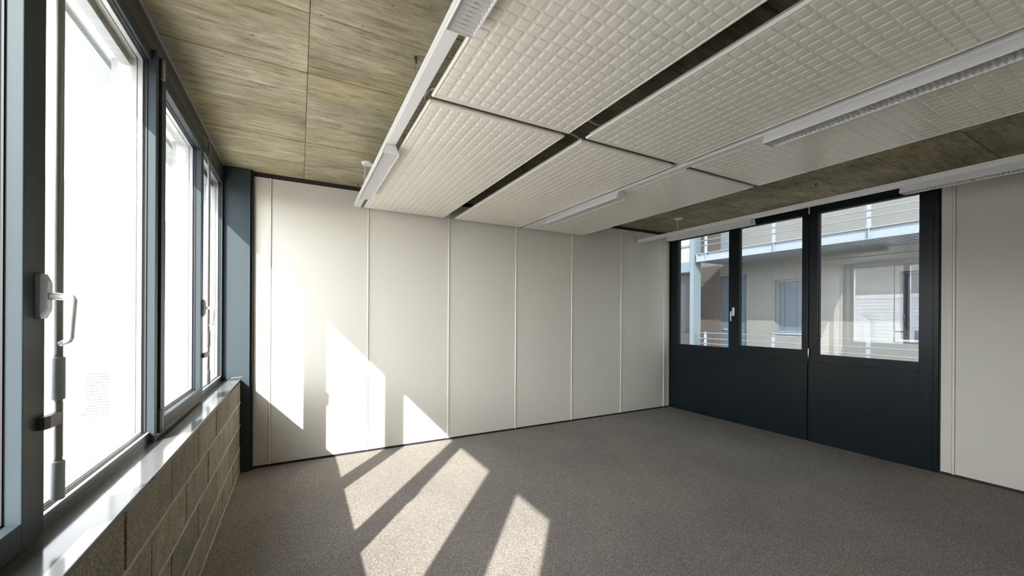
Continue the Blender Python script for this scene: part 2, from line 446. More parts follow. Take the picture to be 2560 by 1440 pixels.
# window sill board
si = thing('window_sill', (-0.53, 0.5, 0.806), 'glossy grey metal window sill board along the block wall', 'window sill')
prism('sill_board', [(XF - 0.03, 0.806), (XL_BLOCK + 0.001, 0.806), (XL_BLOCK + 0.0015, Z_SILL - 0.001), (XL_BLOCK - 0.0005, Z_SILL), (XF - 0.03, Z_SILL)], 'y', YN, 4.226, 'sill', si)

# ------------------------------------------------------------------ left windows
li = box('wall_left_lintel', -0.75, XF, YN, 4.228, 2.587, ZC + 0.004, 'lintel')
li.name = 'wall_lintel'
tag(li, 'dark lintel board between window heads and concrete ceiling', 'wall', kind='structure')
te = box('trim_3', XF - 0.002, XF + 0.009, YN, 4.226, ZC - 0.008, ZC + 0.001, 'galv')
tag(te, 'thin pale metal edge where lintel meets the ceiling', 'trim', kind='structure')

XG = -0.605           # glass, room side
XS = -0.571           # front of posts and casement frames
def rect_frame(parent, names, xo, xi, y0, y1, z0, z1, wy0, wy1, wz0, wz1, mt, bevel=0.002):
    """four members of a rectangular frame in a YZ plane"""
    box(names[0], xo, xi, y0, y0 + wy0, z0, z1, mt, parent, bevel)
    box(names[0], xo, xi, y1 - wy1, y1, z0, z1, mt, parent, bevel)
    box(names[1], xo, xi, y0 + wy0, y1 - wy1, z0, z0 + wz0, mt, parent, bevel)
    box(names[1], xo, xi, y0 + wy0, y1 - wy1, z1 - wz1, z1, mt, parent, bevel)

def glazing(parent, y0, y1, z0, z1, xg):
    # double pane with spacer and gasket set between the frame members
    box('glass_pane', xg - 0.006, xg, y0 - 0.004, y1 + 0.004, z0 - 0.004, z1 + 0.004, 'glass', parent)
    for a, b, c, e in ((y0, y0 + 0.004, z0, z1), (y1 - 0.004, y1, z0, z1), (y0, y1, z0, z0 + 0.004), (y0, y1, z1 - 0.004, z1)):
        box('gasket', xg, xg + 0.004, a, b, c, e, 'gasket', parent)
    for a, b, c, e in ((y0, y0 + 0.010, z0, z1), (y1 - 0.010, y1, z0, z1), (y0, y1, z0, z0 + 0.010), (y0, y1, z1 - 0.010, z1)):
        box('glazing_spacer', xg - 0.026, xg - 0.010, a, b, c, e, 'spacer', parent)
        box('outer_bead', xg - 0.050, xg - 0.030, a, b, c, e, 'spacer', parent)

def win_handle(parent, name, y, z, x, mirror=1):
    bm = bmesh.new()
    prof = [(-0.014, -0.056), (0.014, -0.056), (0.0185, -0.046), (0.0185, 0.046), (0.014, 0.056), (-0.014, 0.056), (-0.0185, 0.046), (-0.0185, -0.046)]
    A = [bm.verts.new((x, y + a, z + b)) for a, b in prof]
    B = [bm.verts.new((x + 0.009, y + a, z + b)) for a, b in prof]
    C = [bm.verts.new((x + 0.019, y + a * 0.62, z + b * 0.66)) for a, b in prof]
    for P, Q in ((A, B), (B, C)):
        for i in range(8):
            j = (i + 1) % 8; bm.faces.new((P[i], P[j], Q[j], Q[i]))
    bm.faces.new(A[::-1]); bm.faces.new(C)
    base = finish(name, bm, 'handle_base', parent)
    bm = bmesh.new()
    bm_tube(bm, [(x + 0.017, y, z), (x + 0.026, y, z)], 0.0085, 12)
    finish('neck', bm, 'handle_base', base, smooth=True)
    bm = bmesh.new()
    p = [(x + 0.022, y, z + 0.002), (x + 0.050, y, z - 0.001), (x + 0.056, y, z - 0.004), (x + 0.0585, y, z - 0.010), (x + 0.056, y, z - 0.060), (x + 0.0545, y, z - 0.105), (x + 0.052, y, z - 0.112), (x + 0.036, y, z - 0.121)]
    bm_tube(bm, p, [0.0085, 0.0095, 0.0098, 0.0098, 0.0092, 0.0082, 0.0078, 0.0060], 12)
    for v in bm.verts: v.co.y = y + (v.co.y - y) * 1.2
    finish('lever', bm, 'chrome', base, smooth=True)
    return base

def fixed_window(name, y0, y1, label):
    """fixed pane: front opening y0..y1 between post faces"""
    e = thing(name, (XF, (y0 + y1) / 2, Z_SILL), label, 'window', kind='structure')
    zb, zt = 0.8684, 2.536
    box('bottom_rail', -0.66, XF, y0, y1, Z_SILL - 0.012, zb, 'frame_alu', e, 0.0015)
    box('glazing_bead', XG + 0.004, XF - 0.001, y0, y1, zb - 0.002, zb + 0.0015, 'spacer', e)
    box('bottom_groove', XF, XF + 0.0015, y0, y1, Z_SILL + 0.018, Z_SILL + 0.022, 'frame_alu', e)
    box('head_rail', -0.66, XF, y0, y1, zt, 2.588, 'steel_blue', e, 0.002)
    glazing(e, y0, y1, zb, zt, XG)
    return e

def sash_window(name, y0, y1, wf, hy, label):
    """operable casement proud of the frame; opening y0..y1 incl. stiles"""
    e = thing(name, (XF, (y0 + y1) / 2, Z_SILL), label, 'window', kind='structure')
    box('bottom_rail', -0.66, XF, y0 - 0.02, y1 + 0.02, Z_SILL - 0.012, 0.850, 'frame_alu', e, 0.002)
    box('head_rail', -0.66, XF, y0 - 0.02, y1 + 0.02, 2.530, 2.588, 'steel_blue', e, 0.002)
    xs = XS
    rect_frame(e, ('sash_stile', 'sash_rail'), -0.625, xs, y0, y1, 0.842, 2.538, 0.065, wf, 0.065, 0.048, 'steel_blue')
    glazing(e, y0 + 0.065, y1 - wf, 0.907, 2.490, XG)
    for zz, hh in ((0.847, 0.110), (2.496, 0.092)):
        h = tube('hinge', [(xs + 0.004, y0 - 0.006, zz), (xs + 0.004, y0 - 0.006, zz + hh)], 0.009, 'handle_base', e)
        box('hinge_leaf', xs - 0.006, xs + 0.006, y0 - 0.032, y0 - 0.012, zz + 0.004, zz + hh - 0.004, 'frame_alu', h, 0.001)
    win_handle(e, 'window_handle', y1 - hy, 1.443, xs)
    return e

def post(name, y0, y1, label, inner=True, xs=XS):
    # room side in blue grey paint, weathering side in pale metal
    e = thing(name, (-0.64, (y0 + y1) / 2, Z_SILL - 0.012), label, 'window post', kind='structure')
    if inner: box('post_body', -0.640, xs, y0, y1, Z_SILL - 0.012, 2.588, 'steel_blue', e, 0.002)
    box('outer_jamb', -0.700, -0.6265, y0 - 0.0005, y1 + 0.0005, 0.60, 2.60, 'out_white', e, 0.002)
    for q in (y0 + 0.004, y1 - 0.016):
        box('blind_channel', -0.722, -0.699, q, q + 0.012, 0.60, 2.52, 'soffit_grey', e)
    return e

sash_window('window_1', 0.479, 1.4545, 0.0925, 0.026, 'openable window with handle next to the crank rod at the wide post')
fixed_window('window_2', 1.4545, 2.332, 'fixed window pane between two openable windows')
sash_window('window_3', 2.418, 3.345, 0.075, 0.018, 'openable window with visible lower hinge beside the fixed pane')
fixed_window('window_4', 3.345, 4.192, 'narrow fixed window pane next to the blue steel column')
fixed_window('window_8', -0.476, 0.137, 'fixed pane next to the wide steel post')
post('trim_4', 1.362, 1.4545, 'outer jamb behind the casement frame next to the fixed pane', inner=False)
p5 = post('trim_5', 2.332, 2.368, 'slim hinge post beside the openable window with lower hinge')
box('hinge_rebate', -0.640, -0.612, 2.368, 2.4195, Z_SILL, 2.588, 'gasket', p5)
post('trim_6', 3.270, 3.345, 'outer jamb behind the casement frame next to the narrow pane', inner=False)
post('trim_7', 4.192, 4.228, 'last window post against the steel column', xs=-0.586)
c2 = box('trim_8', -0.70, XF + 0.02, 0.137, 0.477, Z_SILL - 0.012, ZC - 0.001, 'steel_blue', None, 0.003)
tag(c2, 'wide blue steel post between window bays', 'post', kind='structure')
c3 = box('trim_9', -0.70, XF, YN, -0.476, Z_SILL - 0.012, ZC - 0.001, 'steel_blue', None, 0.003)  # unseen solid panel added to keep sun and fill light out
tag(c3, 'unseen solid blue steel panel added to block light behind the window band', 'post', kind='structure')

# outside blind guide rails and raised blinds, roof overhang
ov = thing('trim_11', (-0.80, 1.0, 2.51), 'roof overhang with grey soffit boards above the window band outside', 'overhang', kind='structure')
box('fascia_board', -0.870, -0.762, -7.0, 12.0, 2.513, 2.80, 'soffit_grey', ov)
box('recess_board', -0.764, -0.730, -7.0, 12.0, 2.535, 2.80, 'soffit_grey', ov)
box('soffit_board', -0.732, -0.702, -7.0, 12.0, 2.510, 2.80, 'soffit_white', ov)
box('roof_slab', -0.90, 5.45, -7.0, 4.30, 3.05, 3.25, 'slab', ov)
box('roof_edge', -0.90, -0.74, -7.0, 12.0, 2.79, 3.25, 'slab', ov)
for y0, y1, nm in ((0.55, 1.355, 'the window beside the wide steel post'), (1.46, 2.325, 'the fixed pane between two openable windows'), (2.43, 3.262, 'the openable window with the visible hinge'), (3.35, 4.187, 'the narrow pane beside the steel column')):
    b_ = thing('window_blind', (-0.672, (y0 + y1) / 2, 2.49), 'raised green grey venetian blind outside the head of %s' % nm, 'blind', 'raised outdoor blinds above the windows')
    for k in range(7):
        box('slat', -0.690, -0.655, y0 + 0.01, y1 - 0.01, 2.505 + k * 0.011, 2.505 + k * 0.011 + 0.0035, 'blind_slat', b_)
    box('bottom_bar', -0.690, -0.655, y0 + 0.005, y1 - 0.005, 2.490, 2.500, 'soffit_grey', b_)

# ------------------------------------------------------------------ blind cranks
def crank(y, yp, label, ztop):
    x = -0.565
    e = thing('blind_crank', (x, y, 0.905), label, 'blind crank')
    tube('rod', [(x, y, 1.173), (x, y, ztop)], 0.0088, 'rod', e, 12)
    s = tube('grip_sleeve', [(x, y, 1.171), (x, y, 1.174), (x, y, 1.281), (x, y, 1.284)], [0.0120, 0.0135, 0.0135, 0.0120], 'plastic_grey', e, 14)
    tube('lower_rod', [(x, y, 1.004), (x, y, 1.175)], 0.0085, 'rod', e, 10)
    box('rod_plate', x + 0.006, x + 0.0095, y - 0.0028, y + 0.0028, 1.018, 1.165, 'hose', e)
    tube('grip_sleeve', [(x, y, 0.905), (x, y, 0.908), (x, y, 1.004), (x, y, 1.008)], [0.0120, 0.0138, 0.0138, 0.0115], 'plastic_grey', e, 14)
    bm = bmesh.new()
    bm_prism(bm, [(XS - 0.001, yp - 0.030), (XS + 0.012, yp - 0.030), (XS + 0.016, yp - 0.012), (x + 0.010, y - 0.012), (x + 0.008, y + 0.001), (x - 0.004, y + 0.001), (x - 0.004, y - 0.012), (XS - 0.001, yp - 0.008)], 'z', 1.108, 1.140)
    finish('holder_clip', bm, 'bracket', e, bevel=0.0008)
    tube('joint', [(x, y, ztop - 0.002), (x - 0.004, y - 0.006, ztop + 0.012), (x - 0.012, y - 0.014, ztop + 0.004), (x - 0.020, y - 0.02, ztop + 0.02), (XF - 0.004, y - 0.022, ztop + 0.035)], 0.006, 'plastic_grey', e, 8)
    return e
crank(1.504, 1.4545, 'grey blind crank rod with two sleeves in front of the fixed pane', 2.615)
crank(3.482, 3.345, 'grey blind crank rod with two sleeves beside the blue column', 2.615)

# ------------------------------------------------------------------ right wall: courtyard window wall
wr = box('wall_right', XR + 0.012, XR + 0.14, YN, 1.352, 0.0, ZC + 0.02, 'black')
tag(wr, 'off white panel wall right of the dark courtyard windows', 'wall', kind='structure')
redges = [1.330, 1.240, 0.374, -0.49, YN]
for b, a in zip(redges, redges[1:]):
    box('wall_panel', XR, XR + 0.02, a + 0.0105, b - 0.0115, 0.0235, 2.657, 'panel_white', wr, bevel=0.001)
for s in redges[1:-1]:
    prism('cover_strip', [(XR + 0.004, s - 0.010), (XR - 0.004, s - 0.0095), (XR - 0.0085, s - 0.006), (XR - 0.0085, s + 0.004), (XR - 0.003, s + 0.0085), (XR + 0.004, s + 0.009)], 'z', 0.022, 2.657, 'strip_white', wr)
b2 = box('baseboard_right', XR + 0.002, XR + 0.013, YN, 1.331, 0.0, 0.0225, 'black')
tag(b2, 'black recessed skirting under the right panel wall', 'skirting', kind='structure')
t2 = box('trim_12', XR + 0.002, XR + 0.013, YN, 1.352, 2.6585, ZC + 0.001, 'black')
tag(t2, 'black recessed strip above the right panel wall', 'trim', kind='structure')

W = thing('window_5', (XR, 2.8, 0), 'dark anthracite window wall with solid lower panels towards the courtyard', 'window', kind='structure')
A_ = 'anthracite'
X0, X1 = XR - 0.000, XR + 0.075
box('frame_post', X0, X1, 4.150, 4.270, 0.0, 2.665, A_, W, 0.002)
box('frame_post', X0, X1, 3.215, 3.330, 0.0, 2.665, A_, W, 0.002)
box('frame_post', X0, X1, 2.287, 2.372, 0.0, 2.665, A_, W, 0.002)
box('frame_post', X0, X1, 1.372, 1.466, 0.0, 2.665, A_, W, 0.002)
box('frame_edge', X0 - 0.004, X1, 1.334, 1.366, 0.0, 2.69, A_, W, 0.002)
box('joint_gap', X0 + 0.006, X1, 1.365, 1.373, 0.0, 2.69, 'anthracite', W)
box('corner_gap', X0 + 0.004, X1, 4.269, 4.300, 0.0, 2.69, 'anthracite', W)
for a, b in ((3.330, 4.150), (2.372, 3.215), (1.466, 2.287)):
    box('frame_rail', X0, X1, a, b, 0.905, 0.987, A_, W, 0.002)
    box('frame_rail', X0, X1, a, b, 2.572, 2.665, A_, W, 0.002)
box('head_board', X0 + 0.02, X1, 1.334, 4.30, 2.665, ZC + 0.01, 'black', W)
# solid lower panels, each slightly proud with a dark joint round it
for a, b in ((3.238, 4.165), (2.395, 3.225), (1.452, 2.300)):
    box('lower_panel', X0 - 0.003, X0 + 0.02, a, b, 0.004, 0.890, A_, W, 0.0015)
    box('panel_joint', X0 + 0.0005, X0 + 0.006, a - 0.006, b + 0.006, 0.0, 0.897, 'anthracite', W)
box('backing_panel', X0 + 0.02, X0 + 0.06, 1.40, 4.28, 0.0, 0.92, A_, W)
# glass of the fixed lights
for a, b in ((3.330, 4.150), (1.466, 2.287)):
    box('glass_pane', X0 + 0.034, X0 + 0.040, a - 0.004, b + 0.004, 0.983, 2.576, 'glass_dark', W)
    for p, q, c, e in ((a, a + 0.005, 0.987, 2.572), (b - 0.005, b, 0.987, 2.572), (a, b, 0.987, 0.991), (a, b, 2.568, 2.572)):
        box('gasket', X0 + 0.024, X0 + 0.034, p, q, c, e, 'gasket', W)
# casement in the middle
rect_frame(W, ('sash_stile', 'sash_rail'), X0 + 0.04, X0 - 0.012, 2.376, 3.240, 0.955, 2.632, 0.064, 0.067, 0.074, 0.060, A_)
box('glass_pane', X0 + 0.016, X0 + 0.022, 2.436, 3.177, 1.025, 2.576, 'glass_dark', W)
for p, q, c, e in ((2.440, 2.445, 1.029, 2.572), (3.168, 3.173, 1.029, 2.572), (2.44, 3.173, 1.029, 1.033), (2.44, 3.173, 2.568, 2.572)):
    box('gasket', X0 + 0.008, X0 + 0.016, p, q, c, e, 'gasket', W)
for zz in (0.955, 2.575):
    h = tube('hinge', [(X0 - 0.016, 2.368, zz), (X0 - 0.016, 2.368, zz + 0.10)], 0.0075, 'chrome', W)
# handle on the casement stile
xh, yh, zh = X0 - 0.012, 3.252, 1.475
bm = bmesh.new()
prof = [(-0.011, -0.056), (0.011, -0.056), (0.0155, -0.048), (0.0155, 0.048), (0.011, 0.056), (-0.011, 0.056), (-0.0155, 0.048), (-0.0155, -0.048)]
bm_prism(bm, [(yh + a, zh + b) for a, b in prof], 'x', xh - 0.013, xh + 0.014)
hb = finish('window_handle', bm, 'chrome', W, bevel=0.002)
bm = bmesh.new()
bm_tube(bm, [(xh - 0.010, yh, zh), (xh - 0.045, yh + 0.002, zh), (xh - 0.053, yh + 0.004, zh - 0.006), (xh - 0.054, yh + 0.005, zh - 0.05), (xh - 0.052, yh + 0.005, zh - 0.118), (xh - 0.046, yh + 0.005, zh - 0.126)], [0.008, 0.008, 0.008, 0.008, 0.007, 0.005], 12)
finish('lever', bm, 'chrome', hb, smooth=True)

# unseen rear wall, set close behind the viewpoint to cut fill light
wre = box('wall_rear', -0.70, 5.30, YN - 0.15, YN, 0.0, ZC + 0.02, 'panel_white')
tag(wre, 'plain off white partition closing the rear of the room', 'wall', kind='structure')

# ------------------------------------------------------------------ embossed ceiling panels
ZP = 2.492
PW, PL = 0.842, 2.277
def panel_mesh():
    nx, ny = 14, 38
    pit = 0.0583
    mx_ = (PW - nx * pit) / 2; my_ = (PL - ny * pit) / 2
    s = [0.0, 0.055, 0.08, 0.105, 0.13, 0.155, 0.18, 0.23, 0.35, 0.5, 0.65, 0.77, 0.82, 0.845, 0.87, 0.895, 0.92, 0.945]
    def pad(u, v):
        rr = 0.12
        qx = max(abs(u - 0.5) - (0.405 - rr), 0.0); qy = max(abs(v - 0.5) - (0.44 - rr), 0.0)
        a = min(1.0, max(0.0, (rr - math.hypot(qx, qy)) / 0.075))
        return a * a * (3 - 2 * a)
    def axis(n, mrg, L):
        pos = [0.0, 0.004, 0.012, 0.016]
        uu = [None, None, None, None]
        for k in range(n):
            for t in s:
                pos.append(mrg + (k + t) * pit); uu.append(t)
        pos.append(mrg + n * pit); uu.append(0.0)
        for q in (L - 0.016, L - 0.012, L - 0.004, L): pos.append(q); uu.append(None)
        return pos, uu
    px, ux = axis(nx, mx_, PW); py, uy = axis(ny, my_, PL)
    verts = []; faces = []
    for j, (y, v) in enumerate(zip(py, uy)):
        for i, (x, u) in enumerate(zip(px, ux)):
            z = 0.0
            if u is not None and v is not None:
                a = pad(u, v)
                dome = (1 - (2 * u - 1) ** 2) * (1 - (2 * v - 1) ** 2)
                z = -(0.0016 * a + 0.0008 * a * dome)
            else:
                e = min(x, PW - x, y, PL - y)
                if e < 0.002: z = 0.002
                elif e < 0.008: z = -0.0028
                elif e < 0.0135: z = -0.0028
            verts.append((x - PW / 2, y - PL / 2, z))
    n = len(px)
    for j in range(len(py) - 1):
        for i in range(n - 1):
            a = j * n + i
            faces.append((a, a + n, a + n + 1, a + 1))
    me = bpy.data.meshes.new('embossed_sheet')
    me.from_pydata(verts, [], faces)
    for p in me.polygons: p.use_smooth = True
    me.materials.append(M['ceil_panel'])
    return me
pm = panel_mesh()
def tray_mesh():
    bm = bmesh.new()
    bm_box(bm, -PW / 2 + 0.014, PW / 2 - 0.014, -PL / 2 + 0.02, PL / 2 - 0.02, 0.004, 0.030)
    me = bpy.data.meshes.new('tray'); bmesh.ops.recalc_face_normals(bm, faces=bm.faces[:]); bm.to_mesh(me); bm.free(); me.materials.append(M['panel_back']); return me
def lip_mesh():
    bm = bmesh.new()
    for x0, x1, y0, y1 in ((-PW / 2, -PW / 2 + 0.0015, -PL / 2, PL / 2), (PW / 2 - 0.0015, PW / 2, -PL / 2, PL / 2), (-PW / 2, PW / 2, -PL / 2, -PL / 2 + 0.0015), (-PW / 2, PW / 2, PL / 2 - 0.0015, PL / 2)):
        bm_box(bm, x0, x1, y0, y1, 0.001, 0.010)
    bm_box(bm, -PW / 2, PW / 2, -PL / 2, PL / 2, 0.009, 0.0105)
    me = bpy.data.meshes.new('edge_lip'); bmesh.ops.recalc_face_normals(bm, faces=bm.faces[:]); bm.to_mesh(me); bm.free(); me.materials.append(M['ceil_panel']); return me
tm, lm = tray_mesh(), lip_mesh()
bmw = bmesh.new(); bm_tube(bmw, [(0, 0, 0), (0, 0, ZC - ZP - 0.029)], 0.0011, 6)
wm = bpy.data.meshes.new('suspension_wire'); bmw.to_mesh(wm); bmw.free(); wm.materials.append(M['wire'])
PX = [0.575, 1.542, 2.510]
rowname = {0: 'at the panel wall', 1: 'away from the panel wall'}
cname = ['along the window side light rail', 'between open gap and middle light rail', 'between middle rail and courtyard windows']
for ri, yfar in enumerate((4.248, 1.931)):
    for ci, xl in enumerate(PX):
        cx, cyy = xl + PW / 2, yfar - PL / 2
        e = thing('ceiling_panel', (cx, cyy, ZP), 'cream embossed ceiling panel %s %s' % (rowname[ri], cname[ci]), 'ceiling panel', 'suspended embossed ceiling panels')
        link(bpy.data.objects.new('embossed_sheet', pm), e, (cx, cyy, ZP))
        link(bpy.data.objects.new('edge_lip', lm), e, (cx, cyy, ZP))
        link(bpy.data.objects.new('tray', tm), e, (cx, cyy, ZP))
        for sx in (-1, 1):
            for sy in (-1, 1):
                link(bpy.data.objects.new('suspension_wire', wm), e, (cx + sx * (PW / 2 - 0.05), cyy + sy * (PL / 2 - 0.16), ZP + 0.029))
# connecting hoses above the panel joints
def hose(pts, label):
    # smooth through points
    P = [Vector(p) for p in pts]; o = []
    for i in range(len(P) - 1):
        p0 = P[max(i - 1, 0)]; p1 = P[i]; p2 = P[i + 1]; p3 = P[min(i + 2, len(P) - 1)]
        for k in range(8):
            t = k / 8
            o.append(0.5 * ((2 * p1) + (-p0 + p2) * t + (2 * p0 - 5 * p1 + 4 * p2 - p3) * t * t + (-p0 + 3 * p1 - 3 * p2 + p3) * t ** 3))
    o.append(P[-1])
    return tag(tube('connecting_hose', [tuple(v) for v in o], 0.0085, 'hose', None, 10), label, 'hose')
ZH = ZP + 0.040
hose([(1.30, 2.02, ZH), (1.44, 2.00, ZH + 0.006), (1.53, 2.005, ZH + 0.002), (1.575, 2.03, ZH), (1.66, 2.10, ZH)], 'thin metal hose crossing the panel gap beside the panel wall side panels')
hose([(1.28, 1.80, ZH), (1.43, 1.812, ZH + 0.008), (1.55, 1.825, ZH + 0.004), (1.68, 1.80, ZH)], 'thin metal hose crossing the gap over the panels away from the panel wall')
hose([(0.66, 2.10, ZH), (0.600, 2.06, ZH - 0.002), (0.562, 2.00, ZH - 0.004), (0.575, 1.93, ZH - 0.002), (0.66, 1.88, ZH)], 'short curved hose joining two panels beside the window side light rail')
hose([(2.36, 1.99, ZH), (2.44, 1.97, ZH + 0.024), (2.53, 1.985, ZH + 0.02), (2.62, 2.05, ZH)], 'short hose joining two panels behind the middle light rail')

# ------------------------------------------------------------------ suspended light rails with louvre luminaires
ZR = 2.488
def lum_housing_mesh(L):
    bm = bmesh.new()
    t = 0.0022
    outer = [(-0.029, 0.0), (-0.0555, -0.058), (-0.0535, -0.0605), (-0.0495, -0.0605), (-0.0495, -0.0585), (-0.0525, -0.0575), (-0.0275, -0.0035), (0.0275, -0.0035), (0.0525, -0.0575), (0.0495, -0.0585), (0.0495, -0.0605), (0.0535, -0.0605), (0.0555, -0.058), (0.029, 0.0)]
    bm_prism(bm, outer, 'y', -L / 2, L / 2)
    bmesh.ops.recalc_face_normals(bm, faces=bm.faces[:])
    me = bpy.data.meshes.new('luminaire'); bm.to_mesh(me); bm.free(); me.materials.append(M['rail_white']); return me
LUM = 1.127
hm = lum_housing_mesh(LUM)
def simple(fn, name, mt):
    bm = bmesh.new(); fn(bm); bmesh.ops.recalc_face_normals(bm, faces=bm.faces[:])
    me = bpy.data.meshes.new(name); bm.to_mesh(me); bm.free(); me.materials.append(M[mt]); return me
capm = simple(lambda bm: bm_prism(bm, [(-0.0292, 0.0), (-0.0558, -0.0605), (0.0558, -0.0605), (0.0292, 0.0)], 'y', -0.0015, 0.0015), 'end_cap', 'rail_white')
screwm = simple(lambda bm: bm_tube(bm, [(0, -0.001, 0), (0, 0.001, 0)], 0.0025, 8), 'screw', 'chrome')
# louvre blade: V profile that is deeper at the sides
def blade(bm):
    # curved reflector blade across the opening, thin at the bottom
    n = 8
    ring = []
    for i in range(n + 1):
        u = -1 + 2 * i / n
        dep = 0.010 + 0.012 * u * u
        xt = u * (0.0505 - 0.0265 / 0.058 * dep)
        ring.append((bm.verts.new((xt, -0.0045, -0.0585 + dep)), bm.verts.new((u * 0.0505, 0.0, -0.0585)), bm.verts.new((xt, 0.0045, -0.0585 + dep))))
    for a, b in zip(ring, ring[1:]):
        bm.faces.new((a[0], a[1], b[1], b[0])); bm.faces.new((a[1], a[2], b[2], b[1])); bm.faces.new((a[0], b[0], b[2], a[2]))
    bm.faces.new(ring[0]); bm.faces.new(ring[-1][::-1])
blm = simple(blade, 'louvre_blade', 'rail_white')
tubm = simple(lambda bm: bm_tube(bm, [(0, -LUM / 2 + 0.02, -0.024), (0, LUM / 2 - 0.02, -0.024)], 0.008, 12), 'lamp_tube', 'lamp')
def light_rail(x, label):
    e = thing('light_rail', (x, 0.5, ZR), label, 'light', 'suspended light rails')
    bm = bmesh.new()
    prof = [(x - 0.0275, ZR), (x + 0.0275, ZR), (x + 0.0285, ZR + 0.0015), (x + 0.0285, ZR + 0.030), (x + 0.027, ZR + 0.031), (x + 0.027, ZR + 0.0325), (x + 0.0285, ZR + 0.0335), (x + 0.0285, ZR + 0.044),
            (x - 0.0285, ZR + 0.044), (x - 0.0285, ZR + 0.0335), (x - 0.027, ZR + 0.0325), (x - 0.027, ZR + 0.031), (x - 0.0285, ZR + 0.030), (x - 0.0285, ZR + 0.0015)]
    bm_prism(bm, prof, 'y', YN + 0.05, 4.256)
    finish('rail', bm, 'rail_white', e)
    for yc in (2.590 + LUM / 2, 1.369 - LUM / 2):
        l = link(bpy.data.objects.new('luminaire', hm), e, (x, yc, ZR))
        for s in (-1, 1):
            link(bpy.data.objects.new('end_cap', capm), l, (x, yc + s * (LUM / 2 - 0.0015), ZR))
            link(bpy.data.objects.new('screw', screwm), l, (x, yc + s * (LUM / 2 + 0.0003), ZR - 0.040))
        link(bpy.data.objects.new('lamp_tube', tubm), l, (x, yc, ZR))
        nb = 52
        for k in range(nb):
            link(bpy.data.objects.new('louvre_blade', blm), l, (x, yc - LUM / 2 + 0.012 + (LUM - 0.024) * k / (nb - 1), ZR))
    for yy in (4.18, 1.99, -0.20):
        wob = tube('suspension_wire', [(x, yy, ZR + 0.043), (x, yy, ZC - 0.02)], 0.0010, 'wire', e, 6)
        bm = bmesh.new(); bm_tube(bm, [(x, yy, ZC - 0.034), (x, yy, ZC - 0.030), (x, yy, ZC + 0.002)], [0.0045, 0.0065, 0.0065], 10)
        finish('ceiling_anchor', bm, 'wire', wob, smooth=True)
        box('wire_grip', x - 0.004, x + 0.004, yy - 0.006, yy + 0.006, ZR + 0.043, ZR + 0.058, 'wire', wob)
    return e
R1 = light_rail(0.510, 'white suspended light rail with louvre lamps nearest the window band')
R2 = light_rail(2.466, 'white suspended light rail running between the ceiling panels')
R3 = light_rail(4.395, 'white suspended light rail in front of the dark courtyard windows')
for e, x in ((R1, 0.510), (R3, 4.395)):
    bm = bmesh.new()
    yy = 3.565
    bm_tube(bm, [(x, yy, ZC - 0.016), (x, yy, ZC - 0.012), (x, yy, ZC + 0.001)], [0.046, 0.050, 0.050], 24)
    rz = finish('ceiling_rose', bm, 'rail_white', e)
    bm = bmesh.new(); bm_tube(bm, [(x - 0.020, yy, ZC - 0.014), (x - 0.022, yy, ZC - 0.022), (x - 0.022, yy - 0.004, ZC - 0.04), (x - 0.022, yy - 0.004, ZR + 0.04)], 0.0032, 8)
    finish('power_cord', bm, 'rail_white', rz, smooth=True)

# ------------------------------------------------------------------ courtyard: opposite gallery building
ob = thing('gallery_building', (11.7, 3.0, -3.4), 'concrete gallery building across the courtyard with blue blinds and doors', 'building')
XW = 11.55
def wallpiece(y0, y1, z0, z1, mt='out_conc'): return box('wall', XW, XW + 0.35, y0, y1, z0, z1, mt, ob)
# lower storey with window openings W1 (5.10-6.21) and W2 (2.0-3.62), door 6.95-7.80
wallpiece(-6.0, 2.0, -3.4, 3.02); wallpiece(2.0, 3.62, -3.4, 0.94); wallpiece(2.0, 3.62, 2.42, 3.02)
wallpiece(3.62, 5.10, -3.4, 3.02); wallpiece(5.10, 6.21, -3.4, 0.985); wallpiece(5.10, 6.21, 2.43, 3.02)
wallpiece(6.21, 6.98, -3.4, 3.02); wallpiece(6.98, 7.80, -3.4, 0.0); wallpiece(6.98, 7.80, 2.66, 3.02)
wallpiece(7.80, 9.6, -3.4, 3.02, 'out_brown')
wallpiece(-6.0, 8.5, 3.02, 3.25); 
wallpiece(-6.0, 7.55, 3.25, 7.6)
wallpiece(7.55, 7.80, 3.25, 7.6, 'out_pale'); wallpiece(7.80, 9.6, 3.25, 7.6, 'out_brown')
d_ = box('door', XW + 0.06, XW + 0.10, 6.98, 7.80, 0.0, 2.66, 'out_blue', ob)
tube('door_handle', [(XW + 0.06, 7.70, 1.03), (XW + 0.0, 7.70, 1.03), (XW, 7.58, 1.03)], 0.012, 'chrome', d_)
for y0, y1, mt, nsl in ((5.10, 6.21, 'out_blue', 0), (2.0, 3.62, 'out_dark', 0)):
    z0, z1 = (0.985, 2.43) if y0 > 5 else (0.94, 2.42)
    wi = box('window', XW + 0.16, XW + 0.18, y0, y1, z0, z1, mt, ob)
    for a, b, c, e in ((y0, y0 + 0.06, z0, z1), (y1 - 0.06, y1, z0, z1), (y0 + 0.06, y1 - 0.06, z0, z0 + 0.06), (y0 + 0.06, y1 - 0.06, z1 - 0.06, z1)):
        box('window_frame', XW + 0.10, XW + 0.16, a, b, c, e, 'out_pale' if y0 > 5 else 'out_dark', wi)
    box('sill', XW - 0.05, XW + 0.12, y0 - 0.04, y1 + 0.04, z0 - 0.035, z0, 'galv', wi)
    if y0 > 5:
        for q in (5.25, 5.32, 6.02): box('cord', XW + 0.152, XW + 0.158, q, q + 0.008, z0 + 0.06, z1 - 0.06, 'out_dark', wi)
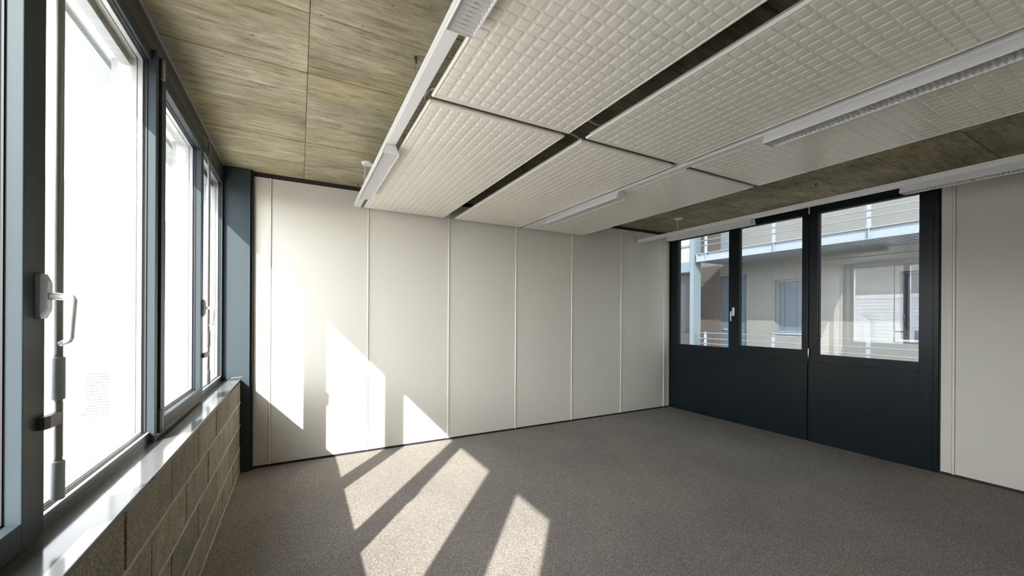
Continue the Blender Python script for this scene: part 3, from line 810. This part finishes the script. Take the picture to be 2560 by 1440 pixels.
# gallery deck of the upper floor
ga = thing('gallery_deck', (10.8, 2.0, 2.97), 'upper gallery walkway deck with grey steel channel edge', 'walkway')
prism('edge_channel', [(10.0, 2.972), (10.07, 2.972), (10.07, 2.984), (10.045, 2.984), (10.045, 3.190), (10.07, 3.190), (10.07, 3.205), (10.0 - 0.02, 3.205), (10.0 - 0.02, 3.190), (10.035, 3.190), (10.035, 2.984), (10.0 - 0.02, 2.984), (10.0 - 0.02, 2.972)], 'y', -6.0, 7.50, 'galv', ga)
box('deck_slab', 10.07, XW - 0.001, -6.0, 7.50, 3.07, 3.19, 'galv_dark', ga)
box('end_channel', 10.0, XW - 0.001, 7.45, 7.50, 2.972, 3.205, 'galv', ga)
k = 0
yy = -5.95
while yy < 7.4:
    prism('soffit_rib', [(10.075, 3.02), (XW - 0.001, 3.02), (XW - 0.001, 3.07), (10.075, 3.07)], 'y', yy, yy + 0.055, 'galv_dark', ga)
    yy += 0.11
lo = thing('gallery_floor', (10.8, 2.0, -0.25), 'lower gallery walkway floor slab across the courtyard', 'walkway')
box('floor_slab', 10.0, XW, -6.0, 9.6, -0.25, 0.0, 'slab', lo)
POSTS = [7.191 - 1.797 * i for i in range(8)]
for nm, base, zz, lab, y1 in (('gallery_railing', 0.0, (0.965, 0.81, 0.67, 0.52, 0.37, 0.22), 'lower steel railing of the gallery across the courtyard', 7.46),
                              ('gallery_railing', 3.205, (4.17, 4.02, 3.86, 3.702, 3.551, 3.408), 'upper steel railing of the gallery across the courtyard', 7.46)):
    e = thing(nm, (10.0, 2.0, base), lab, 'railing')
    for y in POSTS:
        box('post', 9.985, 10.000, y - 0.035, y + 0.035, base, zz[0] + 0.03, 'galv', e)
        box('post_web', 10.0, 10.05, y - 0.008, y + 0.008, base, zz[0] + 0.01, 'galv', e)
    for i, z in enumerate(zz):
        tube('rail', [(9.978, -6.0, z), (9.978, y1, z)], 0.0125, 'galv', e, 8)
for y in POSTS[:5]:
    box('stiffener', 10.0 - 0.018, 10.04, y - 0.006, y + 0.006, 2.984, 3.19, 'galv', ga)
# glazed stair tower at the gallery end
tw = thing('stair_tower', (10.6, 8.8, -3.4), 'pale blue steel and glass stair tower beyond the gallery end', 'tower')
box('pillar', 9.97, 10.29, 7.56, 7.68, -3.4, 7.6, 'out_pale', tw)
box('transom', 10.0, 10.12, 7.68, 11.0, 2.715, 3.01, 'out_pale', tw)
box('mullion', 10.0, 10.12, 8.40, 8.48, 3.01, 7.6, 'out_pale', tw)
for z in (3.45, 3.95, 4.45): box('rail', 10.02, 10.06, 7.68, 11.0, z, z + 0.05, 'out_pale', tw)
box('glazing', 10.06, 10.07, 7.68, 11.0, 3.01, 7.6, 'soffit_grey', tw)
box('dark_glazing', 10.30, 10.34, 7.68, 11.0, -3.4, 2.72, 'out_dark', tw)
box('parapet', 10.05, 10.09, 7.68, 11.0, 0.0, 0.93, 'out_dark', tw)

# ------------------------------------------------------------------ outside on the window side
g = box('ground', -500, 400, -400, 400, -3.9, -3.4, 'ground')
tag(g, 'pale paved ground around the building below', 'ground', kind='structure')
wh = thing('white_hall', (-7.5, 26, -3.4), 'white industrial hall with horizontal cladding and a louvred window', 'building')
YH = 23.0
box('wall', -15.0, 2.0, YH, YH + 8, -3.4, 0.80, 'out_white', wh)
box('upper_storey', -14.0, 2.0, YH + 1.6, YH + 8, 0.80, 2.05, 'out_white', wh)
box('roof_edge', -15.2, 2.2, YH - 0.12, YH + 0.1, 0.80, 0.95, 'out_white', wh)
for kz in range(9):
    box('cladding_rib', -15.0, 2.0, YH - 0.03, YH, 0.62 - kz * 0.17, 0.66 - kz * 0.17, 'out_white', wh)
lw_ = box('louvre_window', -8.4, -5.9, YH - 0.035, YH - 0.005, -2.95, -0.86, 'out_shade', wh)
for kz in range(16):
    box('louvre_slat', -8.3, -6.0, YH - 0.12, YH - 0.03, -2.90 + kz * 0.12, -2.83 + kz * 0.12, 'out_white', lw_)
box('louvre_mullion', -6.93, -6.86, YH - 0.14, YH - 0.03, -2.95, -0.90, 'out_white', lw_)
tube('vent_pipe', [(-7.9, YH + 3, 2.0), (-7.9, YH + 3, 2.55), (-7.8, YH + 3, 2.62), (-7.0, YH + 3, 2.62)], 0.05, 'out_white', wh)
w2 = thing('white_hall', (-14.0, 5.0, -3.4), 'long white hall with fine ribbed cladding facing the window band', 'building')
box('wall', -20.0, -12.0, -14.0, 13.5, -3.4, 2.30, 'out_white', w2)
box('roof_edge', -20.0, -11.9, -14.0, 13.6, 2.25, 2.42, 'out_white', w2)
zz = -3.3
while zz < 2.2:
    box('cladding_rib', -12.0, -11.95, -14.0, 13.5, zz, zz + 0.10, 'out_white', w2); zz += 0.15
tube('down_pipe', [(-11.85, 8.0, -3.4), (-11.85, 8.0, 1.2), (-11.85, 8.3, 1.5)], 0.12, 'out_white', w2)
box('dark_window', -11.99, -11.94, 3.0, 6.5, -1.2, 0.9, 'out_blue', w2)
# hill and mountains
def terrain(name, mt, pts_fn, nx, ny, label, cat):
    bm = bmesh.new(); grid = []
    for j in range(ny):
        grid.append([bm.verts.new(pts_fn(i / (nx - 1), j / (ny - 1))) for i in range(nx)])
    for j in range(ny - 1):
        for i in range(nx - 1):
            bm.faces.new((grid[j][i], grid[j][i + 1], grid[j + 1][i + 1], grid[j + 1][i]))
    o = finish(name, bm, mt, smooth=True)
    return tag(o, label, cat, kind='structure')
from mathutils import noise as mn
def hillf(u, v):
    x = -140 + 180 * u; y = 75 + 130 * v
    h = 15.0 * math.sin(min(1, v * 1.4) * math.pi / 2) * (1.15 - 0.5 * u) + 2.2 * mn.fractal(Vector((x * 0.05, y * 0.05, 0)), 1.0, 2.0, 4)
    return (x, y, -4.0 + h)
terrain('hill', 'hill', hillf, 60, 30, 'dry brown hillside beyond the white industrial hall', 'hill')
def mtf(u, v):
    az = math.radians(150 + 210 * (1 - u)) if False else math.radians(-120 + 150 * u)   # angle from +Y towards +X
    R_ = 1500 + 900 * v
    x, y = R_ * math.sin(az), R_ * math.cos(az)
    crest = 118 + 250 * max(0, 1 - abs(math.degrees(az) + 18) / 70)
    h = crest * v * (1 + 0.35 * mn.fractal(Vector((x * 0.0022, y * 0.0022, 0.3)), 1.0, 2.0, 6)) * 1.35
    return (x, y, -6 + h)
terrain('mountain', 'mountain', mtf, 160, 24, 'mountain range on the horizon behind the hillside', 'mountain')
